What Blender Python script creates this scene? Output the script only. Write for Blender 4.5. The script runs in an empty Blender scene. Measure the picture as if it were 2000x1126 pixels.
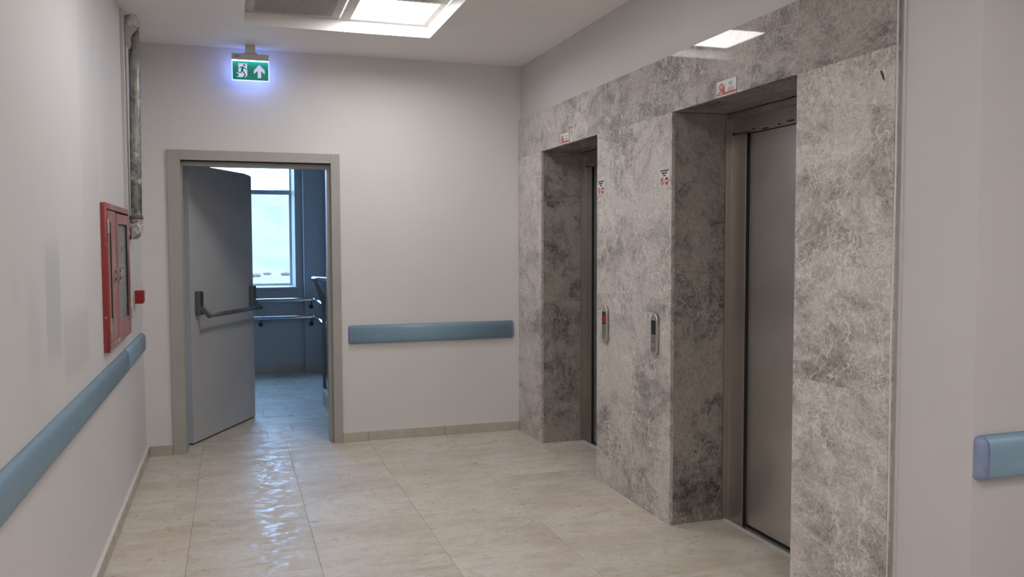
import bpy, bmesh, math, random
from mathutils import Vector, Matrix
random.seed(7)
S = bpy.context.scene
COL = S.collection
V = Vector

# ---------------------------------------------------------------- camera
YAW, PITCH, ROLL = math.radians(18.1535), math.radians(2.984), math.radians(-0.155)
F = V((math.sin(YAW)*math.cos(PITCH), math.cos(YAW)*math.cos(PITCH), -math.sin(PITCH)))
r0 = V((math.cos(YAW), -math.sin(YAW), 0)); u0 = r0.cross(F)
rr = r0*math.cos(ROLL) + u0*math.sin(ROLL); uu = -r0*math.sin(ROLL) + u0*math.cos(ROLL)
cam_d = bpy.data.cameras.new('camera'); cam = bpy.data.objects.new('camera', cam_d); COL.objects.link(cam)
M3 = Matrix((rr, uu, -F)).transposed()
cam.matrix_world = Matrix.Translation((0, 0, 1.55)) @ M3.to_4x4()
cam_d.sensor_width = 36.0; cam_d.lens = 1667.6/2000*36; cam_d.clip_start = 0.02; cam_d.clip_end = 4000
S.camera = cam

# ---------------------------------------------------------------- view, sky, light levels
S.view_settings.view_transform = 'Standard'; S.view_settings.look = 'None'
S.view_settings.gamma = 1.0; S.view_settings.exposure = 0.0; S.view_settings.use_curve_mapping = False
try:
    S.cycles.use_denoising = True; S.cycles.max_bounces = 10; S.cycles.diffuse_bounces = 6
    S.cycles.sample_clamp_indirect = 6.0; S.cycles.caustics_reflective = False; S.cycles.caustics_refractive = False
except Exception: pass
SKY = 11.0
w = bpy.data.worlds.new('sky'); S.world = w; w.use_nodes = True
bg = w.node_tree.nodes['Background']
bg.inputs[0].default_value = (0.34, 0.59, 1.0, 1); bg.inputs[1].default_value = SKY
PANEL = 23.5          # ceiling panel in view
PANEL_BACK = 36.0     # the panels of the corridor behind the viewer
PANEL_SIDE = 7.0     # panels of the side corridor on the right
SIGN_BLUE = 6.0

# ---------------------------------------------------------------- node helpers
class NT:
    def __init__(s, name):
        s.m = bpy.data.materials.new(name); s.m.use_nodes = True
        s.t = s.m.node_tree; s.n = s.t.nodes; s.l = s.t.links
        s.b = s.n['Principled BSDF']; s.out = s.n['Material Output']
    def node(s, t, **k):
        x = s.n.new(t)
        for a, b in k.items(): setattr(x, a, b)
        return x
    def put(s, sock, v):
        if hasattr(v, 'links') or isinstance(v, bpy.types.NodeSocket): s.l.new(v, sock)
        elif v is not None: sock.default_value = v
    def pos(s, rnd=0.0):
        g = s.node('ShaderNodeNewGeometry').outputs['Position']
        if rnd:
            o = s.node('ShaderNodeObjectInfo').outputs['Random']
            c = s.node('ShaderNodeCombineXYZ')
            for i, k in enumerate((1.0, 1.7, 2.3)): s.put(c.inputs[i], s.math('MULTIPLY', o, rnd*k))
            g = s.vec('ADD', g, c.outputs[0])
        return g
    def math(s, op, a, b=None, c=None, clamp=False):
        x = s.node('ShaderNodeMath', operation=op, use_clamp=clamp)
        s.put(x.inputs[0], a); s.put(x.inputs[1], b)
        if c is not None: s.put(x.inputs[2], c)
        return x.outputs[0]
    def vec(s, op, a, b):
        x = s.node('ShaderNodeVectorMath', operation=op); s.put(x.inputs[0], a)
        if op == 'SCALE': s.put(x.inputs[3], b)
        else: s.put(x.inputs[1], b)
        return x.outputs[0]
    def mapping(s, v, loc=(0,0,0), rot=(0,0,0), sc=(1,1,1)):
        x = s.node('ShaderNodeMapping'); s.put(x.inputs[0], v)
        x.inputs[1].default_value = loc; x.inputs[2].default_value = rot; x.inputs[3].default_value = sc
        return x.outputs[0]
    def noise(s, v, scale, detail=4, rough=.5, dist=0, out=0):
        x = s.node('ShaderNodeTexNoise'); s.put(x.inputs['Vector'], v)
        x.inputs['Scale'].default_value = scale; x.inputs['Detail'].default_value = detail
        x.inputs['Roughness'].default_value = rough; x.inputs['Distortion'].default_value = dist
        return x.outputs[out]
    def voro(s, v, scale, feat='DISTANCE_TO_EDGE', out=0):
        x = s.node('ShaderNodeTexVoronoi', feature=feat); s.put(x.inputs['Vector'], v)
        x.inputs['Scale'].default_value = scale
        return x.outputs[out]
    def rng(s, v, a, b, c=0., d=1.):
        x = s.node('ShaderNodeMapRange'); s.put(x.inputs[0], v)
        for i, k in enumerate((a, b, c, d)): x.inputs[i+1].default_value = k
        return x.outputs[0]
    def mix(s, f, a, b, mode='MIX'):
        x = s.node('ShaderNodeMix', data_type='RGBA', blend_type=mode)
        s.put(x.inputs[0], f); s.put(x.inputs[6], a); s.put(x.inputs[7], b)
        return x.outputs[2]
    def bump(s, h, strength, dist=.01):
        x = s.node('ShaderNodeBump'); s.put(x.inputs['Height'], h)
        x.inputs['Strength'].default_value = strength; x.inputs['Distance'].default_value = dist
        s.l.new(x.outputs[0], s.b.inputs['Normal'])
    def set(s, col=None, rough=None, metal=None, **k):
        if col is not None: s.put(s.b.inputs['Base Color'], C4(col))
        if rough is not None: s.put(s.b.inputs['Roughness'], rough)
        if metal is not None: s.put(s.b.inputs['Metallic'], metal)
        for a, b in k.items(): s.put(s.b.inputs[a], b)
        return s.m
def C4(c):
    if isinstance(c, (tuple, list)) and len(c) == 3: return (*c, 1)
    return c
def plain(name, col, rough=.5, metal=0., var=.06, scale=8):
    t = NT(name); n = t.noise(t.pos(), scale, 4, .6)
    k = t.rng(n, .3, .7, 1-var, 1+var)
    c = t.vec('SCALE', tuple(col), k)
    return t.set(c, t.rng(n, .2, .8, max(.05, rough-.06), min(1, rough+.06)), metal)
def emit(name, col, st):
    t = NT(name); e = t.node('ShaderNodeEmission'); e.inputs[0].default_value = (*col, 1); e.inputs[1].default_value = st
    t.l.new(e.outputs[0], t.out.inputs[0]); return t.m

# ---------------------------------------------------------------- materials
def make_wall(name, col, patches=False):
    t = NT(name); p = t.pos()
    n = t.noise(p, 1.3, 4, .6); f = t.noise(p, 60, 3, .6)
    c = t.vec('SCALE', col, t.rng(n, .3, .7, .975, 1.02))
    if patches:   # touched-up paint on the left wall
        sep = t.node('ShaderNodeSeparateXYZ')
        wob = t.vec('SCALE', t.vec('SUBTRACT', t.noise(p, 9, 4, .6, out=1), (.5,.5,.5)), .05)
        t.l.new(t.vec('ADD', p, wob), sep.inputs[0]); Y, Z = sep.outputs[1], sep.outputs[2]
        tot = None
        def soft(v, a, b, e): return t.math('MULTIPLY', t.rng(v, a-e, a+e), t.rng(v, b-e, b+e, 1, 0))
        for (ya, yb, za, zb, ey, ez, k) in ((3.34,3.60,1.14,1.545,.008,.05,1.0),(3.66,4.25,1.02,1.27,.02,.03,.75),(3.05,3.22,1.10,1.39,.03,.09,.5),
                                            (2.86,2.92,1.36,1.46,.03,.05,.35),(4.18,4.66,1.27,3.1,.012,.02,.28),(3.0,3.3,.98,1.08,.1,.06,.3)):
            m = t.math('MULTIPLY', t.math('MULTIPLY', soft(Y,ya,yb,ey), soft(Z,za,zb,ez)), k)
            tot = m if tot is None else t.math('MAXIMUM', tot, m)
        c = t.mix(t.math('MULTIPLY', tot, .8), c, t.vec('MULTIPLY', c, (.80,.82,.87)))
        streak = t.noise(t.mapping(p, sc=(1, 2.2, .35)), 5, 5, .6)
        c = t.mix(t.rng(streak, .60, .78, 0, .15), c, t.vec('SCALE', c, .90))
    t.bump(t.math('ADD', f, t.noise(p, 7, 3, .5)), .06, .004)
    return t.set(c, .5, 0, **{'Specular IOR Level': .35})
WALLC = (.72, .70, .695)
M_wall = make_wall('wall_paint', WALLC)
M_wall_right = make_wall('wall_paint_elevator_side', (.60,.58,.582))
M_wall_left = make_wall('wall_paint_touched_up', (.71,.69,.70), True)
M_ceil = make_wall('ceiling_paint', (.88, .86, .85))
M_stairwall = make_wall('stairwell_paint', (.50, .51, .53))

def make_marble(name):
    t = NT(name); oi = t.node('ShaderNodeObjectInfo')
    p0 = t.mapping(t.pos(9.0), sc=(1, .58, 1))
    p = t.mapping(p0, rot=(math.radians(-35), 0, 0), sc=(1, 1.1, 1.0))
    d1 = t.vec('SCALE', t.vec('SUBTRACT', t.noise(p, 3.0, 3, .5, out=1), (.5,.5,.5)), .26)
    pd = t.vec('ADD', p, d1)
    d2 = t.vec('SCALE', t.vec('SUBTRACT', t.noise(p, 26, 3, .6, out=1), (.5,.5,.5)), .050)
    pe = t.vec('ADD', pd, d2)
    def ridge(v, sc, w_, det=3): return t.rng(t.math('ABSOLUTE', t.math('SUBTRACT', t.noise(v, sc, det, .55, .6), .5)), 0, w_, 1, 0)
    l1 = t.rng(t.voro(pe, 10.0), 0, .045, 1, 0)
    l2 = t.rng(t.voro(pe, 27.0), 0, .085, 1, 0)
    l3 = t.rng(t.voro(t.vec('ADD', pe, (3.3,1.2,.7)), 60.0), 0, .13, 1, 0)
    w1 = t.vec('SCALE', t.vec('SUBTRACT', t.noise(p0, 9, 3, .5, out=1), (.5,.5,.5)), .085); pw = t.vec('ADD', p0, w1)
    q1 = t.mapping(pw, rot=(math.radians(38), 0, 0), sc=(.6, 1, .26)); q2 = t.mapping(pw, loc=(2,5,1), rot=(math.radians(-30), 0, 0), sc=(.6, 1, .30))
    q3 = t.mapping(pw, loc=(7,1,4), rot=(math.radians(72), 0, 0), sc=(.6, 1, .35))
    r1 = ridge(q1, 30, .030); r2 = ridge(q2, 38, .034); r4 = ridge(q3, 48, .032); r3 = ridge(t.mapping(pw, rot=(math.radians(35), 0, 0), sc=(1, 1, .3)), 5, .008, 5)
    big = t.noise(pd, 2.6, 5, .62); med = t.noise(pe, 10, 5, .68); fine = t.noise(pe, 95, 4, .78)
    dark = t.rng(t.math('ADD', t.math('MULTIPLY', big, .55), t.math('MULTIPLY', med, .45)), .45, .60)
    a = oi.outputs['Alpha']                       # 1 = pale slab, dust and reflected haze in the colour; lower = richer dark slab
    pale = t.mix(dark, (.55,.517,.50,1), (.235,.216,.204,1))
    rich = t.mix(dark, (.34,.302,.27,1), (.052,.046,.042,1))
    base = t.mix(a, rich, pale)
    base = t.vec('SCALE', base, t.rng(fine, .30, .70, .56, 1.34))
    mask = t.rng(t.noise(pd, 4.2, 4, .6), .40, .60, .30, 1)
    def add(*v):
        o = v[0]
        for k in v[1:]: o = t.math('ADD', o, k)
        return o
    ln = add(t.math('MULTIPLY', l1, .40), t.math('MULTIPLY', l2, .34), t.math('MULTIPLY', l3, .32), t.math('MULTIPLY', r1, .46), t.math('MULTIPLY', r2, .42), t.math('MULTIPLY', r4, .34))
    ln = t.math('ADD', t.math('MULTIPLY', ln, mask), t.math('MULTIPLY', r3, .75), clamp=True)
    vein = t.mix(a, (.40,.36,.325,1), (.69,.655,.638,1))
    c = t.mix(ln, base, vein)
    c = t.mix(1.0, c, oi.outputs['Color'], 'MULTIPLY')
    t.bump(fine, .008, .001)
    return t.set(c, t.rng(t.noise(p0, 6, 4, .6), .3, .7, .015, .03), 0, **{'Specular IOR Level': .13})
M_marble = make_marble('grey_veined_marble')

def make_tile(name, base=(.66,.618,.565), warm=(.51,.425,.33)):
    t = NT(name); oi = t.node('ShaderNodeObjectInfo'); p0 = t.pos(5.0); pw = t.pos()
    p = t.mapping(p0, sc=(.8, 1.9, 1)); n1 = t.noise(p, 1.9, 7, .60, .3); n2 = t.noise(p, 6, 8, .66, .25)
    n3 = t.noise(t.mapping(p0, loc=(3,8,1), sc=(1, 1.7, 1)), 26, 6, .62, .3); sc = t.noise(pw, 95, 2, .5)
    c = t.mix(t.rng(n1, .42, .72, 0, .85), C4(base), C4(warm))
    c = t.mix(t.rng(n2, .48, .72, 0, .62), c, C4(tuple(x*.82 for x in warm)))
    c = t.mix(t.rng(n3, .46, .78, 0, .50), c, (.40,.34,.28,1))
    c = t.mix(t.rng(n2, .25, .46, .22, 0), c, (.655,.63,.60,1))
    c = t.mix(t.rng(sc, .77, .84, 0, .30), c, (.20,.17,.13,1))
    c = t.mix(1.0, c, oi.outputs['Color'], 'MULTIPLY')
    m = t.math('ADD', t.math('MULTIPLY', t.noise(pw, 9, 7, .72, .5), .65), t.math('MULTIPLY', t.noise(pw, 30, 4, .6), .35))
    r = t.rng(m, .41, .55, .27, .60)
    t.bump(t.math('ADD', n3, t.math('MULTIPLY', n2, .6)), .02, .001)
    return t.set(c, r, 0, **{'Specular IOR Level': .42})
M_tile = make_tile('cream_stone_tile')
M_skirt = make_tile('skirting_stone', (.55,.51,.455), (.48,.43,.37))
M_grout = plain('grout', (.25,.22,.185), .8)

def make_steel(name, col=(.36,.335,.31), rough=.26, along=2):
    t = NT(name); sc = [60, 60, 60]; sc[along] = .8; p = t.pos()
    n = t.noise(t.mapping(p, sc=tuple(sc)), 6, 3, .6); m = t.noise(p, 3.5, 4, .6)
    c = t.vec('SCALE', col, t.rng(m, .3, .7, .93, 1.06))
    t.bump(n, .012, .0005)
    return t.set(c, t.math('ADD', t.rng(m, .35, .65, -.015, .03), rough), .92, Anisotropic=.5)
M_steel = make_steel('brushed_steel_door', (.62,.59,.56), .33, 1)
M_steel_frame = make_steel('brushed_steel_frame', (.46,.425,.39), .36, 2)
M_steel_light = make_steel('satin_steel', (.62,.58,.54), .25, 2)
M_chrome = plain('polished_steel_tube', (.62,.64,.66), .14, 1.0, .03)
M_galv_t = NT('galvanised_steel_with_paint_spatter')
def _galv(t):
    p = t.pos(); n = t.noise(t.mapping(p, sc=(1,1,.45)), 22, 6, .7, .8); q = t.noise(t.mapping(p, loc=(3,1,2), sc=(1,1,.7)), 14, 5, .7)
    c = t.mix(t.rng(n, .45, .62), (.38,.39,.365,1), (.17,.172,.155,1))
    w_ = t.rng(q, .58, .61)
    c = t.mix(w_, c, (.62,.60,.58,1))
    return t.set(c, t.mix(w_, (.45,.45,.45,1), (.8,.8,.8,1)), t.math('SUBTRACT', .6, t.math('MULTIPLY', w_, .6)))
M_galv = _galv(M_galv_t)
def _coat(t):
    p = t.pos(); n = t.noise(p, 26, 5, .7, .6); c = t.mix(t.rng(n, .46, .54), (.22,.20,.19,1), (.50,.46,.45,1)); return t.set(c, .6, .2)
M_coat = _coat(NT('paint_coated_steel'))
M_blob = plain('paint_smear', (.52,.50,.48), .7, 0, .1, 30)
def make_rail(name, col):
    t = NT(name); p = t.pos(); n = t.noise(p, 5, 5, .65, .5); f = t.noise(p, 70, 3, .6)
    c = t.mix(t.rng(n, .5, .72, 0, .35), C4(col), (.36,.43,.46,1)); t.bump(f, .05, .002)
    c = t.mix(t.rng(t.noise(p, 150, 1, .5), .78, .82, 0, .3), c, (.6,.62,.62,1))
    return t.set(c, .42, 0)
M_rail = make_rail('pale_blue_vinyl', (.21,.335,.435))
M_railcap = make_rail('blue_violet_vinyl', (.20,.25,.42))
M_doorgrey = plain('grey_door_enamel', (.50,.50,.50), .38, 0, .05, 3)
M_casing = plain('grey_frame_enamel', (.40,.385,.362), .4, 0, .04, 4)
M_profile = plain('dull_metal_profile', (.20,.19,.175), .35, .5, .1, 20)
M_black = plain('black_rubber', (.012,.012,.012), .6)
M_darkmetal = plain('dark_grey_hardware', (.085,.088,.092), .35, .4, .08, 20)
M_hard = plain('grey_cast_hardware', (.155,.160,.17), .38, .4, .08, 20)
M_screw = plain('screw_head', (.45,.43,.40), .35, .6)
M_white = plain('white_plastic', (.58,.56,.54), .4, 0, .03)
M_sticker = plain('white_sticker', (.66,.66,.66), .35, 0, .03)
M_ink = plain('black_print', (.03,.03,.03), .5)
M_inkgrey = plain('grey_print', (.22,.22,.22), .5)
M_redink = plain('red_print', (.45,.045,.03), .45, 0, .05)
def make_red(name, dust):
    t = NT(name); p = t.pos(); n = t.noise(t.mapping(p, sc=(1,1.4,.6)), 7, 6, .7, .6); q = t.noise(t.mapping(p, sc=(1,2,.8)), 16, 5, .7, .4)
    c = t.mix(t.rng(n, .35, .62, dust*.55, dust), (.27,.014,.018,1), (.41,.245,.235,1))
    c = t.mix(t.rng(q, .61, .66, 0, .85 if dust < .5 else .35), c, (.50,.42,.41,1))
    return t.set(c, .5, 0)
M_red = make_red('dusty_red_enamel', .96); M_redside = make_red('red_enamel', .12)
M_reddeep = plain('red_plastic', (.26,.012,.012), .35, 0, .05)
M_frost = plain('dusty_cabinet_glass', (.25,.24,.24), .3, 0, .16, 14)
M_plaster = plain('raw_plaster', (.66,.64,.62), .8, 0, .08, 30)
M_winframe = plain('window_profile', (.55,.62,.66), .35, 0, .03)
M_led = emit('led_diffuser', (1.0, .98, .955), PANEL)
M_led_back = emit('led_diffuser_corridor', (1.0, .975, .955), PANEL_BACK)
M_led_side = emit('led_diffuser_side', (1.0, .975, .955), PANEL_SIDE)
M_grille = plain('grille_enamel', (.50,.48,.46), .5, 0, .02)
M_grilledark = plain('grille_gap', (.30,.29,.285), .7)
M_ledblue = emit('sign_led_strip', (.55,.75,1.0), 14)
M_edgeglow = emit('acrylic_edge_glow', (.20,.32,1.0), SIGN_BLUE)
M_redled = emit('red_segment', (1.0,.02,.05), .9)
def _green():
    t = NT('edge_lit_green_acrylic'); p = t.pos(); sep = t.node('ShaderNodeSeparateXYZ'); t.l.new(p, sep.inputs[0])
    k = t.rng(sep.outputs[2], 2.80, 2.889, .0, 1.0); k = t.math('POWER', k, 2.2)
    c = t.mix(k, (.0,.125,.085,1), (.03,.42,.40,1))
    e = t.node('ShaderNodeEmission'); t.l.new(c, e.inputs[0]); e.inputs[1].default_value = .95
    a = t.node('ShaderNodeAddShader'); t.set((.0,.10,.07), .3); t.l.new(e.outputs[0], a.inputs[0]); t.l.new(t.b.outputs[0], a.inputs[1])
    t.l.new(a.outputs[0], t.out.inputs[0]); return t.m
M_green = _green()
M_greenman = emit('sign_green_print', (.0,.14,.095), 1.0)
M_signwhite = emit('sign_white_print', (.60,.60,.82), 1.0)
def _glass():
    t = NT('window_glass'); tr = t.node('ShaderNodeBsdfTransparent'); tr.inputs[0].default_value = (.93,.97,.98,1)
    gl = t.node('ShaderNodeBsdfGlossy'); gl.inputs['Roughness'].default_value = .02
    m = t.node('ShaderNodeMixShader'); m.inputs[0].default_value = .06
    t.l.new(tr.outputs[0], m.inputs[1]); t.l.new(gl.outputs[0], m.inputs[2]); t.l.new(m.outputs[0], t.out.inputs[0]); return t.m
M_glass = _glass()
def _hill():
    t = NT('distant_hillside'); p = t.mapping(t.pos(), sc=(1,.3,1)); n = t.noise(p, .012, 6, .65); q = t.noise(p, .05, 6, .72)
    c = t.mix(t.rng(n, .4, .6), (.25,.170,.115,1), (.185,.155,.11,1)); c = t.mix(t.rng(q, .5, .65, 0, .6), c, (.145,.125,.105,1))
    return t.set(c, .9)
M_hill = _hill()
M_field = plain('pale_field', (.205,.128,.082), .9, 0, .2, .02)
M_leaf = plain('hazy_tree_crown', (.185,.135,.095), .9, 0, .3, 1.5)

# ---------------------------------------------------------------- mesh helpers
def bx(bm, x0, x1, y0, y1, z0, z1, bev=0, seg=2):
    vs = [bm.verts.new((x, y, z)) for x in (x0, x1) for y in (y0, y1) for z in (z0, z1)]
    fs = [(0,1,3,2),(4,6,7,5),(0,4,5,1),(2,3,7,6),(0,2,6,4),(1,5,7,3)]
    nf = [bm.faces.new([vs[i] for i in f]) for f in fs]
    if bev:
        es = list({e for f in nf for e in f.edges})
        bmesh.ops.bevel(bm, geom=es, offset=bev, segments=seg, affect='EDGES', profile=.5)
    return bm
def box(*a, **k): return bx(bmesh.new(), *a, **k)
def tube(bm, pts, r, seg=14, cap=True, flat=None):
    pts = [V(p) for p in pts]; rings = []
    for i, p in enumerate(pts):
        d = (pts[min(i+1, len(pts)-1)] - pts[max(i-1, 0)]).normalized()
        a = V((0,0,1)) if abs(d.z) < .9 else V((1,0,0))
        s = d.cross(a).normalized(); u = s.cross(d).normalized()
        k = 1.0
        if 0 < i < len(pts)-1:
            c = (pts[i]-pts[i-1]).normalized().dot((pts[i+1]-pts[i]).normalized()); k = 1/max(.5, math.sqrt(max(.0001,(1+c)/2)))
        rad = r[i] if isinstance(r, (list, tuple)) else r
        ru = rad if flat is None else flat
        rings.append([bm.verts.new(p + s*math.cos(2*math.pi*j/seg)*rad*k + u*math.sin(2*math.pi*j/seg)*ru) for j in range(seg)])
    for A, B in zip(rings, rings[1:]):
        for j in range(seg): bm.faces.new((A[j], A[(j+1)%seg], B[(j+1)%seg], B[j])).smooth = True
    if cap: bm.faces.new(rings[0][::-1]); bm.faces.new(rings[-1])
    return bm
def prism(bm, pts, o, ux, uy, th):
    """flat polygon in the frame (o, ux, uy), thickness th along ux x uy"""
    o, ux, uy = V(o), V(ux), V(uy); n = ux.cross(uy).normalized()
    A = [bm.verts.new(o + ux*a + uy*b) for a, b in pts]; B = [bm.verts.new(o + ux*a + uy*b + n*th) for a, b in pts]
    bm.faces.new(A[::-1]); bm.faces.new(B); k = len(pts)
    for i in range(k): bm.faces.new((A[i], A[(i+1)%k], B[(i+1)%k], B[i]))
    return bm
def circ(cx, cy, r, n=20, sx=1, sy=1): return [(cx+r*sx*math.cos(2*math.pi*i/n), cy+r*sy*math.sin(2*math.pi*i/n)) for i in range(n)]
def stroke(a, b, w_):
    a, b = V(a), V(b); d = (b-a).normalized(); n = V((-d.y, d.x))*w_/2
    return [tuple(a-n), tuple(b-n), tuple(b+n), tuple(a+n)]
def obj(name, bm, mat, parent=None, color=None):
    me = bpy.data.meshes.new(name)
    if isinstance(bm, bmesh.types.BMesh):
        bmesh.ops.recalc_face_normals(bm, faces=bm.faces); bm.to_mesh(me); bm.free()
    else: me = bm
    me.materials.clear(); me.materials.append(mat)
    o = bpy.data.objects.new(name, me); COL.objects.link(o)
    if parent is not None: o.parent = parent
    if color: o.color = color
    return o
def tag(o, label, cat=None, group=None, kind=None):
    o['label'] = label
    if cat: o['category'] = cat
    if group: o['group'] = group
    if kind: o['kind'] = kind
    return o
def struct(name, bm, mat, label=None):
    o = obj(name, bm, mat); o['kind'] = 'structure'
    if label: o['label'] = label
    return o
def thing(name, label, cat, loc=(0,0,0), rz=0, group=None, kind=None):
    o = bpy.data.objects.new(name, None); COL.objects.link(o); o.location = loc; o.rotation_euler = (0,0,rz)
    o.empty_display_size = .1
    if kind: o['kind'] = kind; o['label'] = label
    else: tag(o, label, cat, group)
    return o
def text(name, s, size, o, ux, uy, mat, parent, th=.0006, align='CENTER', sx=1.0, bold=0):
    """lettering laid in the plane (o, ux, uy), in the parent's frame"""
    cu = bpy.data.curves.new(name, 'FONT'); cu.body = s; cu.size = size; cu.align_x = align; cu.align_y = 'CENTER'
    cu.extrude = th/2; cu.offset = bold; cu.resolution_u = 3
    t = bpy.data.objects.new(name, cu); COL.objects.link(t)
    me = bpy.data.meshes.new_from_object(t.evaluated_get(bpy.context.evaluated_depsgraph_get()))
    bpy.data.objects.remove(t); bpy.data.curves.remove(cu)
    ux, uy = V(ux).normalized(), V(uy).normalized(); n = ux.cross(uy)
    me.transform(Matrix.Translation(V(o)) @ Matrix((ux*sx, uy, n)).transposed().to_4x4())
    return obj(name, me, mat, parent)

# ---------------------------------------------------------------- room dimensions (metres)
XL, XR, YB, ZC = -.62, 2.285, 6.72, 3.0
XM = 2.263                      # face of the marble
YC = 2.15                       # corner where the corridor opens to the right
YN, XE = -4.0, 5.2              # far ends behind the viewer
E1, E2, ZO = (5.12, 6.177), (3.063, 4.131), 2.255

# ---------------------------------------------------------------- walls
struct('wall_left', box(XL-.2, XL, YN, YB+.25, -.05, 3.3), M_wall_left, 'long painted wall on the left with touched-up patches')
bm = box(XL, -.40, YB, 6.95, -.02, ZC+.1); bx(bm, .79, XR+.6, YB, 6.95, -.02, ZC+.1); bx(bm, -.40, .79, YB, 6.95, 2.20, ZC+.1)
struct('wall_back', bm, M_wall, 'painted end wall around the open fire door')
bm = box(XR, 3.0, 6.197, YB, -.02, ZO+.02); bx(bm, XR, 3.0, 4.151, 5.10, -.02, ZO+.02); bx(bm, XR, 3.0, YC, 3.043, -.02, ZO+.02)
bx(bm, XR, 3.0, YC, YB, ZO+.02, ZC+.1)
wall_right = struct('wall_right', bm, M_wall_right, 'elevator wall clad in grey veined marble under a painted band')
struct('wall_front_right', box(3.0, XE, YC, YC+.2, -.02, ZC+.1), M_wall, 'painted wall at the right edge facing the viewer')
# the same painted plane covers the end of the elevator wall, so the corner stays sharp
struct('wall_far_right', box(XE, XE+.2, YN, YC+.2, -.02, ZC+.1), M_wall, 'end wall of the side corridor, out of view')
struct('wall_near', box(XL-.2, XE+.2, YN-.2, YN, -.02, ZC+.1), M_wall, 'corridor end wall behind the viewer')

# ---------------------------------------------------------------- ceiling with recesses
def recess(x0, x1, y0, y1): return (x0, x1, y0, y1)
R1 = (.105, 1.354, 3.53, 5.98); R2 = (.105, 1.354, -1.6, .85); R3 = (2.9, 4.15, -1.6, .85)
bm = bmesh.new()
xs = [XL-.2, R1[0], R1[1], R3[0], R3[1], XE+.2]; ys = [YN-.2, R2[2], R2[3], R1[2], R1[3], 6.95]
for i in range(5):
    for j in range(5):
        cx, cy = (xs[i]+xs[i+1])/2, (ys[j]+ys[j+1])/2
        if any(r[0] < cx < r[1] and r[2] < cy < r[3] for r in (R1, R2, R3)): continue
        bx(bm, xs[i], xs[i+1], ys[j], ys[j+1], ZC, ZC+.14)
bmesh.ops.remove_doubles(bm, verts=bm.verts, dist=1e-5)
for r in (R1, R2, R3): bx(bm, r[0]-.05, r[1]+.05, r[2]-.05, r[3]+.05, ZC+.14, ZC+.18)
struct('ceiling', bm, M_ceil, 'plain painted ceiling with a recessed panel field')

def grille_tile(x0, y1, label):
    t = thing('ceiling_grille', label, 'ceiling grille', (x0+.305, y1-.305, ZC+.08), group=None)
    g = bmesh.new(); a, b = .3035, .250
    for s in ((-a,a,-a,-b),(-a,a,b,a),(-a,-b,-b,b),(b,a,-b,b)): bx(g, *s, 0, .012)
    obj('frame', g, M_grille, t)
    g = bmesh.new(); n = 52
    for i in range(n):
        x = -b + (i+.5)*2*b/n; bx(g, x-.0030, x+.0030, -b, b, .001, .010)
    s = obj('slats', g, M_grille, t); s['kind'] = 'stuff'
    obj('backing', box(-b, b, -b, b, .012, .014), M_grilledark, t)
    return t
def light_tile(x0, y1, label, mat):
    t = thing('ceiling_light', label, 'ceiling light', (x0+.3075, y1-.305, ZC+.08))
    g = bmesh.new(); a = .3045
    for s in ((-a,a,-a,-.262),(-a,a,.262,a),(-a,-.238,-.262,.262),(.262,a,-.262,.262)): bx(g, *s, -.002, .014, .002, 1)
    bx(g, -.292, -.284, .03, .10, -.004, -.002); bx(g, -.292, -.284, -.10, -.03, -.004, -.002)
    obj('frame', g, M_white, t)
    obj('diffuser', box(-.238, .262, -.262, .262, .002, .008), mat, t)
    return t
def field(r, lights, mat, where):
    for i in range(2):
        for j in range(4):
            x0, y1 = r[0]+.007+i*.6175, r[3]-.003-j*.611
            if (i, j) in lights: light_tile(x0, y1, lights[(i, j)], mat)
            else: grille_tile(x0, y1, '%s striped ceiling grille, %s, %s' % (('left','right')[i], ('nearest the end wall','second from end wall','third from end wall','farthest from end wall')[j], where))
field(R1, {(1,0): 'lit square ceiling light in the recess above the lobby, beside a striped grille', (0,3): 'lit ceiling light of the lobby recess in its left row, out of view'}, M_led, 'lobby recess')
field(R2, {(1,0): 'lit ceiling light of the corridor recess, behind the viewer on the right', (0,2): 'lit ceiling light of the corridor recess, behind the viewer on the left'}, M_led_back, 'corridor recess')
field(R3, {(0,0): 'lit ceiling light of the side corridor, near its corner', (1,2): 'lit ceiling light of the side corridor, far from its corner'}, M_led_side, 'side corridor recess')

# ---------------------------------------------------------------- floor
floor = struct('floor', box(XL-.2, XE+.2, YN-.2, 10.9, -.06, -.0025), M_grout, 'floor of large cream stone tiles with thin joints')
def tile(x0, x1, y0, y1, mat=M_tile, z=0.0, mesh={}):
    g = .0009; k = (round(x1-x0, 3), round(y1-y0, 3))
    if k not in mesh:
        b = box(-(x1-x0)/2+g, (x1-x0)/2-g, -(y1-y0)/2+g, (y1-y0)/2-g, -.010, 0, .0008, 1); me = bpy.data.meshes.new('floor_tile')
        bmesh.ops.recalc_face_normals(b, faces=b.faces); b.to_mesh(me); b.free(); me.materials.append(mat); mesh[k] = me
    o = bpy.data.objects.new('floor_tile', mesh[k]); COL.objects.link(o); o.parent = floor
    o.location = ((x0+x1)/2, (y0+y1)/2, z + random.uniform(-.0003, .0003))
    v = random.uniform(.955, 1.03); o.color = (v, v*random.uniform(.985, 1.005), v*random.uniform(.96, 1.0), 1)
for i in range(-1, 10):
    x0 = -.236+.6178*i; x1 = x0+.6178
    for j in range(-17, 6):
        y0 = 3.500+.6237*j; y1 = y0+.6237
        xa, xb, ya, yb = max(x0, XL), min(x1, XE), max(y0, YN), min(y1, 6.72)
        if ya > YC-.01: xb = min(xb, 2.62)
        if xb-xa < .03 or yb-ya < .03: continue
        if ya < YC < yb and xa > XR: yb = YC
        tile(xa, xb, ya, yb)
tile(-.40, -.238, 6.72, 6.92); tile(-.238, .379, 6.72, 6.92); tile(.379, .79, 6.72, 6.92)
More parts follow.
